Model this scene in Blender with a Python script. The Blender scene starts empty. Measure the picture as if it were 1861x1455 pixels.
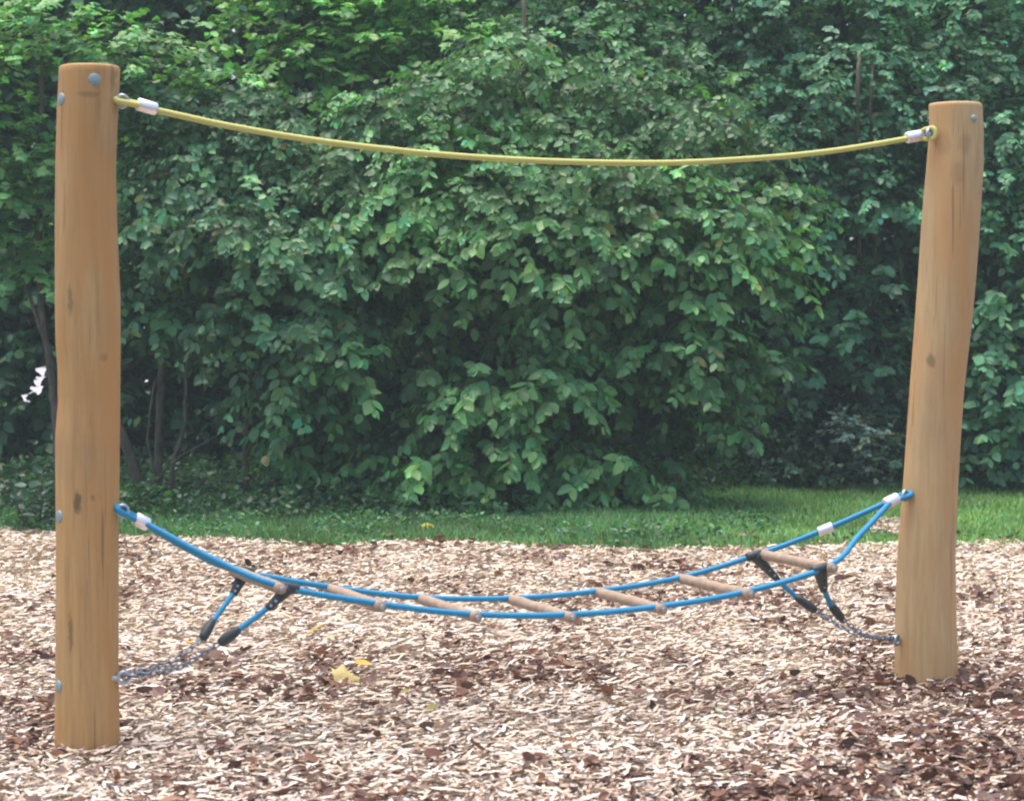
import bpy, math, random
import numpy as np
from mathutils import Vector

random.seed(7)
rng = np.random.default_rng(11)
C = bpy.context.scene.collection
S = bpy.context.scene

# ------------------------------------------------------------------ camera
F = 4000.0                      # focal length in pixels of the 1861 x 1455 photograph
EYE = 1.38
PITCH = math.atan((727.5 - 550.0) / F)
cam_d = bpy.data.cameras.new('camera')
cam_d.sensor_width = 36.0
cam_d.lens = 36.0 * F / 1861.0
cam_d.clip_start, cam_d.clip_end = 0.1, 2000.0
cam_d.dof.use_dof = True
cam_d.dof.focus_distance = 9.5
cam_d.dof.aperture_fstop = 7.0
cam = bpy.data.objects.new('camera', cam_d)
C.objects.link(cam)
cam.location = (0, 0, EYE)
cam.rotation_euler = (math.pi / 2 - PITCH, 0, 0)
S.camera = cam

# ------------------------------------------------------------------ light
SUN_EL, SUN_AZ = math.radians(80), math.radians(-60)     # azimuth from +Y (ahead), to the left
w = bpy.data.worlds.new('World')
S.world = w
w.use_nodes = True
nt = w.node_tree
nt.nodes.clear()
sky = nt.nodes.new('ShaderNodeTexSky')
sky.sky_type = 'NISHITA'
sky.sun_disc = False
sky.sun_elevation = SUN_EL
sky.sun_rotation = SUN_AZ
sky.air_density, sky.dust_density, sky.ozone_density = 1.0, 4.0, 1.0
bg = nt.nodes.new('ShaderNodeBackground')
bg.inputs['Strength'].default_value = 0.15
ow = nt.nodes.new('ShaderNodeOutputWorld')
nt.links.new(sky.outputs[0], bg.inputs[0])
nt.links.new(bg.outputs[0], ow.inputs[0])
sd = bpy.data.lights.new('sun', 'SUN')
sd.energy = 1.9
sd.angle = math.radians(50)
sd.color = (1.0, 0.96, 0.9)
sun = bpy.data.objects.new('sun', sd)
C.objects.link(sun)
dv = Vector((math.sin(SUN_AZ) * math.cos(SUN_EL), math.cos(SUN_AZ) * math.cos(SUN_EL), math.sin(SUN_EL)))
sun.rotation_euler = dv.to_track_quat('Z', 'Y').to_euler()
sun.location = dv * 30
S.view_settings.view_transform = 'Standard'
S.view_settings.look = 'None'
S.view_settings.gamma = 1.0
S.view_settings.exposure = 1.05
S.cycles.filter_width = 2.1
S.cycles.max_bounces = 8
S.cycles.diffuse_bounces = 4
S.cycles.glossy_bounces = 3
S.cycles.transmission_bounces = 4

# ------------------------------------------------------------------ placing helpers
fwd = np.array([0, math.cos(PITCH), -math.sin(PITCH)])
upv = np.array([0, math.sin(PITCH), math.cos(PITCH)])


def ray(px, py):
    return fwd + np.array([1.0, 0, 0]) * (px - 930.5) / F - upv * (py - 727.5) / F


def at(px, py, Y):
    d = ray(px, py)
    return np.array([0, 0, EYE]) + d * (Y / d[1])


def ground(px, py):
    d = ray(px, py)
    return np.array([0, 0, EYE]) + d * (EYE / -d[2])


def at_plane(px, py, z):
    d = ray(px, py)
    return np.array([0, 0, EYE]) + d * ((EYE - z) / -d[2])


def project(P):
    v = P - np.array([0, 0, EYE])
    zc = v @ fwd
    return 930.5 + F * v[:, 0] / zc, 727.5 - F * (v @ upv) / zc


def nrm(v):
    return v / np.maximum(np.linalg.norm(v, axis=-1, keepdims=True), 1e-9)


_tab = rng.random((64, 64))


def noise2(x, y):
    x, y = np.asarray(x, float), np.asarray(y, float)
    xi, yi = np.floor(x).astype(int), np.floor(y).astype(int)
    fx, fy = x - xi, y - yi
    fx, fy = fx * fx * (3 - 2 * fx), fy * fy * (3 - 2 * fy)
    g = lambda a, b: _tab[a % 64, b % 64]
    return (g(xi, yi) * (1 - fx) + g(xi + 1, yi) * fx) * (1 - fy) + (g(xi, yi + 1) * (1 - fx) + g(xi + 1, yi + 1) * fx) * fy


def terrain(x, y):
    return 0.035 * (noise2(x * .9, y * .9) - .5) + 0.02 * (noise2(x * 3.1 + 9, y * 3.1) - .5)


# ------------------------------------------------------------------ object helpers
def link(o, parent=None):
    C.objects.link(o)
    if parent is not None:
        o.parent = parent
        o.matrix_parent_inverse = parent.matrix_world.inverted() if False else o.matrix_parent_inverse
    return o


def tag(o, label=None, cat=None, group=None, kind=None):
    if label: o['label'] = label
    if cat: o['category'] = cat
    if group: o['group'] = group
    if kind: o['kind'] = kind
    return o


def empty(name, loc):
    o = bpy.data.objects.new(name, None)
    o.location = tuple(loc)
    o.empty_display_size = 0.05
    C.objects.link(o)
    return o


def raw_mesh(name, verts, loops, totals, mat, parent=None, cols=None, smooth=True):
    """verts in world space; re-based on the parent's location"""
    verts = np.asarray(verts, float)
    if parent is not None:
        org = np.array(parent.location)
        p = parent
        while p.parent is not None:
            p = p.parent
            org = org + np.array(p.location)
        verts = verts - org
    me = bpy.data.meshes.new(name)
    me.vertices.add(len(verts))
    me.vertices.foreach_set('co', verts.astype(np.float32).ravel())
    me.loops.add(len(loops))
    me.loops.foreach_set('vertex_index', np.asarray(loops, np.int32))
    me.polygons.add(len(totals))
    st = np.concatenate([[0], np.cumsum(totals)[:-1]]).astype(np.int32)
    me.polygons.foreach_set('loop_start', st)
    me.polygons.foreach_set('loop_total', np.asarray(totals, np.int32))
    me.polygons.foreach_set('use_smooth', np.full(len(totals), smooth))
    me.update(calc_edges=True)
    if cols is not None:
        a = me.color_attributes.new('Col', 'FLOAT_COLOR', 'POINT')
        c4 = np.ones((len(verts), 4), np.float32)
        c4[:, :3] = cols
        a.data.foreach_set('color', c4.ravel())
    me.materials.append(mat)
    o = bpy.data.objects.new(name, me)
    C.objects.link(o)
    if parent is not None:
        o.parent = parent
    return o


class MB:
    """collects shapes and makes ONE mesh of them"""
    def __init__(s):
        s.v, s.l, s.t, s.n = [], [], [], 0

    def add(s, verts, faces):
        verts = np.asarray(verts, float)
        for f in faces:
            s.l.extend([i + s.n for i in f])
            s.t.append(len(f))
        s.v.append(verts)
        s.n += len(verts)

    def build(s, name, mat, parent=None, smooth=True):
        return raw_mesh(name, np.concatenate(s.v), s.l, s.t, mat, parent, None, smooth)

    def tube(s, pts, rad, sides=12, closed=False, caps=True, flat=1.0, flatdir=None, braid=0.0, lay=0.02):
        pts = np.asarray(pts, float)
        n = len(pts)
        rad = np.full(n, rad) if np.isscalar(rad) else np.asarray(rad, float)
        if closed:
            tan = nrm(np.roll(pts, -1, 0) - np.roll(pts, 1, 0))
        else:
            tan = nrm(np.gradient(pts, axis=0))
        ref = np.array([0, 0, 1.0]) if flatdir is None else np.asarray(flatdir, float)
        if abs(tan[0] @ ref) > .95 and flatdir is None:
            ref = np.array([1.0, 0, 0])
        a = nrm(np.cross(tan[0], ref))
        A = np.zeros((n, 3))
        for i in range(n):
            a = a - tan[i] * (a @ tan[i])
            a = a / max(np.linalg.norm(a), 1e-9)
            A[i] = a
        B = np.cross(tan, A)
        th = np.linspace(0, 2 * math.pi, sides, endpoint=False)
        R = rad[:, None] * np.ones(sides)
        if braid > 0:
            d = np.concatenate([[0], np.cumsum(np.linalg.norm(np.diff(pts, axis=0), axis=1))])
            ph = d[:, None] / lay * 2 * math.pi
            R = R * (1 + braid * np.sin(4 * th[None] + ph) * np.sin(4 * th[None] - ph))
        V = pts[:, None] + R[..., None] * (A[:, None] * np.cos(th)[None, :, None] + B[:, None] * np.sin(th)[None, :, None] * flat)
        F_ = []
        m = n if closed else n - 1
        for i in range(m):
            j = (i + 1) % n
            for k in range(sides):
                q = (k + 1) % sides
                F_.append((i * sides + k, i * sides + q, j * sides + q, j * sides + k))
        if caps and not closed:
            F_.append(tuple(range(sides))[::-1])
            F_.append(tuple((n - 1) * sides + k for k in range(sides)))
        s.add(V.reshape(-1, 3), F_)

    def rod(s, a, b, r, sides=16, bevel=0.2, flat=1.0, flatdir=None):
        a, b = np.asarray(a, float), np.asarray(b, float)
        L = np.linalg.norm(b - a)
        e = min(r * bevel, L * .2)
        d = (b - a) / L
        pts = [a, a + d * e * .3, a + d * e, b - d * e, b - d * e * .3, b]
        s.tube(pts, [r * (1 - bevel), r * (1 - .3 * bevel), r, r, r * (1 - .3 * bevel), r * (1 - bevel)], sides, flat=flat, flatdir=flatdir)

    def dome(s, c, axis, r, h, sides=20, rings=5):
        axis = nrm(np.asarray(axis, float))
        ts = np.linspace(0, math.pi / 2, rings)
        pts = [np.asarray(c) - axis * h * .5] + [np.asarray(c) + axis * h * math.sin(t) for t in ts[:-1]] + [np.asarray(c) + axis * h]
        rad = [r] + [r * math.cos(t) for t in ts[:-1]] + [r * .02]
        # explicit frames, the axis is straight
        s.tube(pts, rad, sides)


def smooth_path(pts, step=0.01):
    """Catmull-Rom through the points, evenly resampled"""
    P = np.asarray(pts, float)
    P = np.vstack([2 * P[0] - P[1], P, 2 * P[-1] - P[-2]])
    out = []
    for i in range(1, len(P) - 2):
        for t in np.linspace(0, 1, 24, endpoint=False):
            a, b, c, d = P[i - 1], P[i], P[i + 1], P[i + 2]
            out.append(.5 * ((2 * b) + (-a + c) * t + (2 * a - 5 * b + 4 * c - d) * t * t + (-a + 3 * b - 3 * c + d) * t ** 3))
    out.append(P[-2])
    out = np.array(out)
    d = np.concatenate([[0], np.cumsum(np.linalg.norm(np.diff(out, axis=0), axis=1))])
    n = max(3, int(d[-1] / step))
    q = np.linspace(0, d[-1], n)
    return np.stack([np.interp(q, d, out[:, k]) for k in range(3)], 1)


# ------------------------------------------------------------------ materials
def new_mat(name):
    m = bpy.data.materials.new(name)
    m.use_nodes = True
    t = m.node_tree
    b = t.nodes['Principled BSDF']
    return m, t, b


def N(t, typ, **kw):
    n = t.nodes.new(typ)
    for k, v in kw.items():
        if k in n.inputs.keys():
            n.inputs[k].default_value = v
        else:
            setattr(n, k, v)
    return n


def ramp(t, src, stops):
    r = t.nodes.new('ShaderNodeValToRGB')
    while len(r.color_ramp.elements) < len(stops):
        r.color_ramp.elements.new(.5)
    for e, (p, c) in zip(r.color_ramp.elements, stops):
        e.position = p
        e.color = (*c, 1) if len(c) == 3 else c
    t.links.new(src, r.inputs[0])
    return r.outputs[0]


def mixc(t, fac, a, b, mode='MIX'):
    m = t.nodes.new('ShaderNodeMix')
    m.data_type = 'RGBA'
    m.blend_type = mode
    for s, v in ((m.inputs[0], fac), (m.inputs[6], a), (m.inputs[7], b)):
        if hasattr(v, 'links'):
            t.links.new(v, s)
        else:
            s.default_value = v if isinstance(v, (int, float)) else (*v, 1)
    return m.outputs[2]


def bump(t, b, h, strength=.3, dist=.01):
    n = t.nodes.new('ShaderNodeBump')
    n.inputs['Strength'].default_value = strength
    n.inputs['Distance'].default_value = dist
    t.links.new(h, n.inputs['Height'])
    t.links.new(n.outputs[0], b.inputs['Normal'])


def coords(t, scale=(1, 1, 1), loc=(0, 0, 0)):
    c = t.nodes.new('ShaderNodeTexCoord')
    m = t.nodes.new('ShaderNodeMapping')
    m.inputs['Scale'].default_value = scale
    m.inputs['Location'].default_value = loc
    t.links.new(c.outputs['Object'], m.inputs[0])
    return m.outputs[0], c.outputs['Object']


def noise(t, vec, scale, detail=4, rough=.6):
    n = t.nodes.new('ShaderNodeTexNoise')
    n.inputs['Scale'].default_value = scale
    n.inputs['Detail'].default_value = detail
    n.inputs['Roughness'].default_value = rough
    t.links.new(vec, n.inputs['Vector'])
    return n.outputs[0]


def wood_post_mat(name, knots, ca, cb, cc):
    m, t, b = new_mat(name)
    v, raw = coords(t, (1, 1, .06))
    streak = noise(t, v, 46, 8, .72)
    col = ramp(t, streak, [(.3, ca), (.52, cb), (.75, cc)])
    v2, _ = coords(t, (1, 1, .35), (3, 1, 2))
    blot = noise(t, v2, 7, 3, .55)
    bl = ramp(t, blot, [(.42, (0, 0, 0)), (.68, (1, 1, 1))])
    col = mixc(t, bl, col, tuple(x * y for x, y in zip(cb, (1.04, .87, .72))))
    v3, _ = coords(t, (1, 1, .02), (1, 5, 0))
    crack = noise(t, v3, 60, 2, .5)
    ck = ramp(t, crack, [(.66, (0, 0, 0)), (.70, (.75, .75, .75))])
    col = mixc(t, ck, col, tuple(x * .62 for x in ca))
    grey = ramp(t, noise(t, coords(t, (1, 1, .6), (8, 2, 4))[0], 4.5, 4, .6), [(.5, (0, 0, 0)), (.72, (.28, .28, .28))])
    col = mixc(t, grey, col, (.30, .21, .13))
    for (kx, kz, rx, rz, amt) in knots:
        sep = t.nodes.new('ShaderNodeSeparateXYZ')
        wob = t.nodes.new('ShaderNodeVectorMath'); wob.operation = 'ADD'
        ns = t.nodes.new('ShaderNodeTexNoise'); ns.inputs['Scale'].default_value = 40
        t.links.new(raw, ns.inputs['Vector'])
        sc = t.nodes.new('ShaderNodeVectorMath'); sc.operation = 'SCALE'; sc.inputs['Scale'].default_value = .022
        t.links.new(ns.outputs['Color'], sc.inputs[0])
        t.links.new(raw, wob.inputs[0]); t.links.new(sc.outputs[0], wob.inputs[1])
        t.links.new(wob.outputs[0], sep.inputs[0])

        def term(o, c, r):
            a = N(t, 'ShaderNodeMath', operation='SUBTRACT'); t.links.new(o, a.inputs[0]); a.inputs[1].default_value = c + .011
            d = N(t, 'ShaderNodeMath', operation='DIVIDE'); t.links.new(a.outputs[0], d.inputs[0]); d.inputs[1].default_value = r
            p = N(t, 'ShaderNodeMath', operation='MULTIPLY'); t.links.new(d.outputs[0], p.inputs[0]); t.links.new(d.outputs[0], p.inputs[1])
            return p.outputs[0]
        s_ = N(t, 'ShaderNodeMath', operation='ADD')
        t.links.new(term(sep.outputs[0], kx, rx), s_.inputs[0])
        t.links.new(term(sep.outputs[2], kz, rz), s_.inputs[1])
        # only the side of the log that faces -Y carries the knot
        mk = ramp(t, s_.outputs[0], [(.25, (amt,) * 3), (1.0, (0, 0, 0))])
        lt = N(t, 'ShaderNodeMath', operation='LESS_THAN'); t.links.new(sep.outputs[1], lt.inputs[0]); lt.inputs[1].default_value = 0
        mm = N(t, 'ShaderNodeMath', operation='MULTIPLY'); t.links.new(mk, mm.inputs[0]); t.links.new(lt.outputs[0], mm.inputs[1])
        col = mixc(t, mm.outputs[0], col, (.10, .065, .035))
    t.links.new(col, b.inputs['Base Color'])
    b.inputs['Roughness'].default_value = .62
    b.inputs['Specular IOR Level'].default_value = .35
    bump(t, b, streak, .35, .004)
    return m


def simple_mat(name, col, rough, metal=0.0, var=.15, scale=60, bmp=0.0, spec=.5, zs=1.0):
    m, t, b = new_mat(name)
    v, _ = coords(t, (1, 1, zs))
    n = noise(t, v, scale, 4, .6)
    lo = tuple(c * (1 - var) for c in col)
    hi = tuple(min(1, c * (1 + var)) for c in col)
    t.links.new(ramp(t, n, [(.3, lo), (.7, hi)]), b.inputs['Base Color'])
    b.inputs['Roughness'].default_value = rough
    b.inputs['Metallic'].default_value = metal
    b.inputs['Specular IOR Level'].default_value = spec
    if bmp: bump(t, b, n, bmp, .003)
    return m


def attr_mat(name, rough, transl=0.0, spec=.5, sat_noise=0.0, tr_tint=(1.2, 1.5, .6)):
    m, t, b = new_mat(name)
    a = t.nodes.new('ShaderNodeVertexColor')
    a.layer_name = 'Col'
    src = a.outputs[0]
    if sat_noise:
        v, _ = coords(t)
        n = noise(t, v, 130, 3, .7)
        k = ramp(t, n, [(.3, (1 - sat_noise,) * 3), (.7, (1 + sat_noise * .5,) * 3)])
        src = mixc(t, 1.0, src, k, 'MULTIPLY')
        bump(t, b, n, .4, .004)
    t.links.new(src, b.inputs['Base Color'])
    b.inputs['Roughness'].default_value = rough
    b.inputs['Specular IOR Level'].default_value = spec
    if transl:
        tr = t.nodes.new('ShaderNodeBsdfTranslucent')
        t.links.new(mixc(t, 1.0, src, tr_tint, 'MULTIPLY'), tr.inputs[0])
        mx = t.nodes.new('ShaderNodeMixShader')
        mx.inputs[0].default_value = transl
        t.links.new(b.outputs[0], mx.inputs[1])
        t.links.new(tr.outputs[0], mx.inputs[2])
        t.links.new(mx.outputs[0], t.nodes['Material Output'].inputs[0])
    return m


M_leaf = attr_mat('leaf', .42, .33, .42)
M_grass = attr_mat('grass_blade', .5, .3, .3)
M_chip = attr_mat('wood_chip', .75, 0, .25, .22)
M_dry = attr_mat('dry_leaf', .6, .15, .3, .2, (1.2, 1.0, .8))
M_bark = simple_mat('bark', (.13, .11, .08), .85, 0, .45, 30, .8, .2, .3)
M_twig = simple_mat('twig', (.11, .06, .035), .7, 0, .3, 60, .2, .3)
M_greenstem = simple_mat('green_stem', (.14, .2, .06), .6, 0, .2, 60)
M_yellow = simple_mat('yellow_rope', (.56, .54, .17), .7, 0, .12, 300, .4, .3)
M_blue = simple_mat('blue_rope', (.02, .235, .43), .55, 0, .15, 300, .4, .4)
M_alu = simple_mat('aluminium', (.86, .84, .88), .38, .75, .05, 80, .1)
M_steel = simple_mat('galvanised_steel', (.42, .46, .50), .42, .85, .2, 120, .2)
M_chain = simple_mat('chain_steel', (.20, .24, .29), .5, .8, .2, 120, .2)
M_cap = simple_mat('bolt_cap', (.27, .34, .36), .5, .3, .1, 100)
M_black = simple_mat('black_rubber', (.022, .032, .035), .55, 0, .2, 80, .1)
M_rung = simple_mat('rung_wood', (.34, .245, .175), .7, 0, .22, 40, .3, .3)
M_rungend = simple_mat('rung_end_grain', (.33, .22, .13), .8, 0, .3, 90, .3, .2)

# ------------------------------------------------------------------ the ground
EDGE_PX = [(-300, 968), (0, 968), (120, 975), (250, 984), (420, 988), (600, 1000), (760, 985), (900, 992), (1010, 998), (1200, 1004), (1400, 1000), (1640, 1000), (1760, 998), (1861, 992), (2200, 990)]
EDGE = np.array([ground(*p)[:2] for p in EDGE_PX])
HEDGE_PX = [(-300, 955), (0, 955), (250, 958), (600, 955), (900, 952), (1150, 935), (1250, 905), (1400, 893), (1640, 885), (1861, 874), (2200, 868)]
HEDGE = np.array([ground(*p)[:2] for p in HEDGE_PX])


def edge_y(x):
    return np.interp(x, EDGE[:, 0], EDGE[:, 1])


def hedge_y(x):
    return np.interp(x, HEDGE[:, 0], HEDGE[:, 1])


def sheet(name, x0, x1, y0, y1, nx, ny, z, mat):
    xs, ys = np.linspace(x0, x1, nx), np.linspace(y0, y1, ny)
    X, Y = np.meshgrid(xs, ys)
    Z = terrain(X, Y) + z
    V = np.stack([X, Y, Z], -1).reshape(-1, 3)
    i = np.arange(nx * ny).reshape(ny, nx)
    Q = np.stack([i[:-1, :-1], i[:-1, 1:], i[1:, 1:], i[1:, :-1]], -1).reshape(-1, 4)
    return raw_mesh(name, V, Q.ravel(), np.full(len(Q), 4), mat)


m, t, b = new_mat('soil')
v, _ = coords(t)
big = noise(t, v, .6, 5, .6)
fine = noise(t, v, 45, 5, .7)
soil = ramp(t, fine, [(.3, (.035, .026, .018)), (.55, (.075, .055, .036)), (.8, (.13, .10, .065))])
t.links.new(mixc(t, ramp(t, big, [(.45, (0, 0, 0)), (.6, (.5, .5, .5))]), soil, (.03, .05, .02)), b.inputs['Base Color'])
b.inputs['Roughness'].default_value = .9
bump(t, b, fine, .6, .02)
M_soil = m
g = sheet('ground', -400, 400, -60, 900, 161, 193, -.03, M_soil)
tag(g, kind='structure')

m, t, b = new_mat('bark_bed')
v, _ = coords(t, (1, .6, 1))
fine = noise(t, v, 55, 5, .7)
t.links.new(ramp(t, fine, [(.35, (.10, .06, .04)), (.6, (.32, .22, .15))]), b.inputs['Base Color'])
b.inputs['Roughness'].default_value = .85
bump(t, b, fine, .8, .02)
bed = sheet('playground_bed', -4.6, 4.6, 4.2, 12.4, 93, 83, -.004, m)
tag(bed, kind='structure')

m, t, b = new_mat('pale_gravel')
v, _ = coords(t)
fine = noise(t, v, 14, 5, .7)
t.links.new(ramp(t, fine, [(.35, (.29, .275, .31)), (.65, (.44, .41, .47))]), b.inputs['Base Color'])
b.inputs['Roughness'].default_value = .9
pth = sheet('path', -13, -5.9, 26, 46, 23, 41, .02, m)
tag(pth, kind='structure')


# ------------------------------------------------------------------ baked repeats
def frames(d, n):
    d = nrm(d)
    s = nrm(np.cross(n, d))
    n2 = np.cross(d, s)
    return np.stack([s, d, n2], 1)          # rows: local x, y (length), z (normal)


def bake(name, tmpl, pats, pos, fr, scale, cols, mat, parent=None, smooth=True, tmix=None, twig=None):
    """tmpl: (T, V, 3) templates, pats: faces; one mesh from all copies"""
    tmpl = np.asarray(tmpl, float)
    n, V = len(pos), tmpl.shape[1]
    k = rng.integers(0, tmpl.shape[0], n) if tmix is None else tmix
    loc = tmpl[k] * scale[:, None, :]
    W = np.einsum('nvi,nij->nvj', loc, fr) + pos[:, None]
    pat = np.concatenate([np.array(f) for f in pats])
    tot = np.array([len(f) for f in pats])
    loops = (pat[None] + (np.arange(n) * V)[:, None]).ravel()
    tots = np.tile(tot, n)
    cc = np.repeat(cols, V, 0)
    W = W.reshape(-1, 3)
    if twig is not None:                       # every twig as a three-sided sliver
        m_, k1 = twig.shape[0], twig.shape[1]
        w_ = np.linspace(.0035, .0012, k1)
        TV = np.stack([twig + np.array([math.cos(a), .0, math.sin(a)]) * w_[None, :, None] for a in (0, 2.1, 4.2)], 2)
        idx = np.arange(m_ * k1 * 3).reshape(m_, k1, 3) + len(W)
        Q = np.concatenate([np.stack([idx[:, :-1, s_], idx[:, :-1, (s_ + 1) % 3], idx[:, 1:, (s_ + 1) % 3], idx[:, 1:, s_]], -1).reshape(-1, 4) for s_ in range(3)])
        W = np.concatenate([W, TV.reshape(-1, 3)])
        loops = np.concatenate([loops, Q.ravel()])
        tots = np.concatenate([tots, np.full(len(Q), 4)])
        cc = np.concatenate([cc, np.tile([[.10, .055, .03]], (m_ * k1 * 3, 1))])
    return raw_mesh(name, W, loops, tots, mat, parent, cc, smooth)


LEAF_F = [(0, 2, 1), (0, 1, 3), (1, 2, 4, 5), (1, 5, 6, 3), (5, 4, 7, 8), (5, 8, 9, 6), (8, 7, 10), (8, 10, 9)]


def leaf_templates():
    T = []
    for k in range(7):
        wd = .27 + .05 * (k % 3)
        fold = .05 + .035 * (k % 4)
        droop = [.02, .12, .22, .08, .3, .16, -.05][k]
        tw = [-.05, .04, .0, .07, -.03, .02, .06][k]
        ys = [0, .2, .17, .17, .46, .46, .46, .77, .77, .77, 1.0]
        xs = [0, 0, -wd * .75, wd * .75, -wd, 0, wd, -wd * .62, 0, wd * .62, 0]
        zs = [0, -fold * .8, tw * .6, -tw * .6, tw, -fold, -tw, tw * .8, -fold * .6, -tw * .8, 0]
        T.append([(x, y, z - droop * y * y) for x, y, z in zip(xs, ys, zs)])
    return np.array(T)


LEAF_T = leaf_templates()

# a lobed (maple) leaf: five points
MAP_O = [(0, 0), (-.16, .02), (-.42, .0), (-.36, .2), (-.58, .45), (-.36, .52), (-.24, .7), (0, 1.0), (.24, .7), (.36, .52), (.58, .45), (.36, .2), (.42, .0), (.16, .02)]


def maple_templates():
    T = []
    for k in range(5):
        d = [.1, .25, .35, .05, .2][k]
        T.append([(x, y, -d * y * y - .12 * abs(x) * (1 + k % 2) + .05 * ((i * 7 + k) % 3)) for i, (x, y) in enumerate(MAP_O)] + [(0, .4, .03)])
    return np.array(T)


MAPLE_T = maple_templates()
MAPLE_F = [(14, i, (i + 1) % 14)[::-1] for i in range(14)]


def green(n, base, var=.25, yellow=.0):
    b = np.array(base)
    k = np.exp(rng.normal(0, var, n))[:, None]
    c = b[None] * k
    h = rng.normal(0, .18, n)[:, None]
    c = c * np.concatenate([1 + h, 1 + h * .1, 1 - h * .6], 1)
    if yellow:
        m = rng.random(n) < yellow
        c[m] = np.array([.22, .22, .04]) * rng.uniform(.6, 1.1, (m.sum(), 1))
    return np.clip(c, .004, .9)


GAP = np.array([(78, 640), (96, 668), (88, 700), (62, 728), (34, 735), (30, 708), (56, 688), (58, 665)], float)


def in_poly(x, y, P):
    r = np.zeros(len(x), bool)
    j = len(P) - 1
    for i in range(len(P)):
        c = ((P[i, 1] > y) != (P[j, 1] > y)) & (x < (P[j, 0] - P[i, 0]) * (y - P[i, 1]) / (P[j, 1] - P[i, 1] + 1e-9) + P[i, 0])
        r ^= c
        j = i
    return r


def sprays(P, D, L, K, size, hang=.35, droop=.35, upn=.7, outn=.6, jit=.3, base_col=(.045, .12, .05), var=.22, yellow=.0, pairs=True):
    """arching twigs with leaves: returns twig polylines and the leaf arrays"""
    n = len(P)
    D = nrm(D)
    ts = np.linspace(0, 1, K + 1)
    down = np.array([0, 0, -1.0])
    pts = P[:, None] + D[:, None] * (L[:, None] * ts)[..., None] + down * (droop * L[:, None] * ts ** 2)[..., None]
    tan = nrm(D[:, None] + down * (2 * droop * ts)[None, :, None])
    out = nrm(D * np.array([1, 1, .2]))
    LP, LD, LN, LS = [], [], [], []
    up = np.array([0, 0, 1.0])
    for k in range(1, K + 1):
        T = tan[:, k]
        side = nrm(np.cross(T, up) + 1e-6)
        for sg in ((-1, 1) if k < K else (-1, 1, 0)):
            d = T * (.55 if sg else 1.0) + side * .85 * sg + down * hang + rng.normal(0, jit * .8, (n, 3))
            nn = up * upn + out * outn + rng.normal(0, jit, (n, 3))
            LP.append(pts[:, k] + rng.normal(0, .006, (n, 3)))
            LD.append(d); LN.append(nn)
            LS.append(size * rng.uniform(.6, 1.15, n) * (1 - .25 * (k == K)))
    LP, LD, LN, LS = np.concatenate(LP), np.concatenate(LD), np.concatenate(LN), np.concatenate(LS)
    tone = np.exp(rng.normal(0, .16, n))
    col = green(len(LP), base_col, var, yellow) * np.tile(tone, len(LP) // n)[:, None]
    return pts, LP, nrm(LD), nrm(LN), LS, col


def lobe_points(lobes, per_m2, front=1.0):
    """points in the shell of each lobe (x, y, z, r[, squash]); more of them on the side of the open ground"""
    P, D, TN = [], [], []
    for (x, y, z, r, sq, tone) in lobes:
        n = max(6, int(per_m2 * 4 * math.pi * r * r))
        d = nrm(rng.normal(0, 1, (n, 3)))
        keep = rng.random(n) < np.where(d[:, 1] > .3, .45, 1.0) * np.where(d[:, 2] < -.55, .6, 1)
        d = d[keep]
        rr = r * rng.uniform(.45, 1.0, len(d)) ** .6
        P.append(np.array([x, y, z]) + d * rr[:, None] * np.array([1, 1, sq]))
        TN.append(np.full(len(d), tone))
        D.append(d * np.array([1, 1, .45]) + np.array([0, -.25, .18]) + rng.normal(0, .3, d.shape))
    return np.concatenate(P), np.concatenate(D), np.concatenate(TN)


def tiers(lobes, n=3, yj=.28):
    out = []
    for (x, y, z, r) in lobes:
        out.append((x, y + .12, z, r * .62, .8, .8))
        a0 = rng.uniform(0, 2 * math.pi)
        for k in range(n):
            a = a0 + k * 2 * math.pi / n + rng.normal(0, .3)
            out.append((x + math.cos(a) * r * .6, y - rng.uniform(0, yj), max(z + math.sin(a) * r * .55, .1), r * rng.uniform(.4, .6), .55, float(np.exp(rng.normal(.05, .22)))))
    return out


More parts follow.
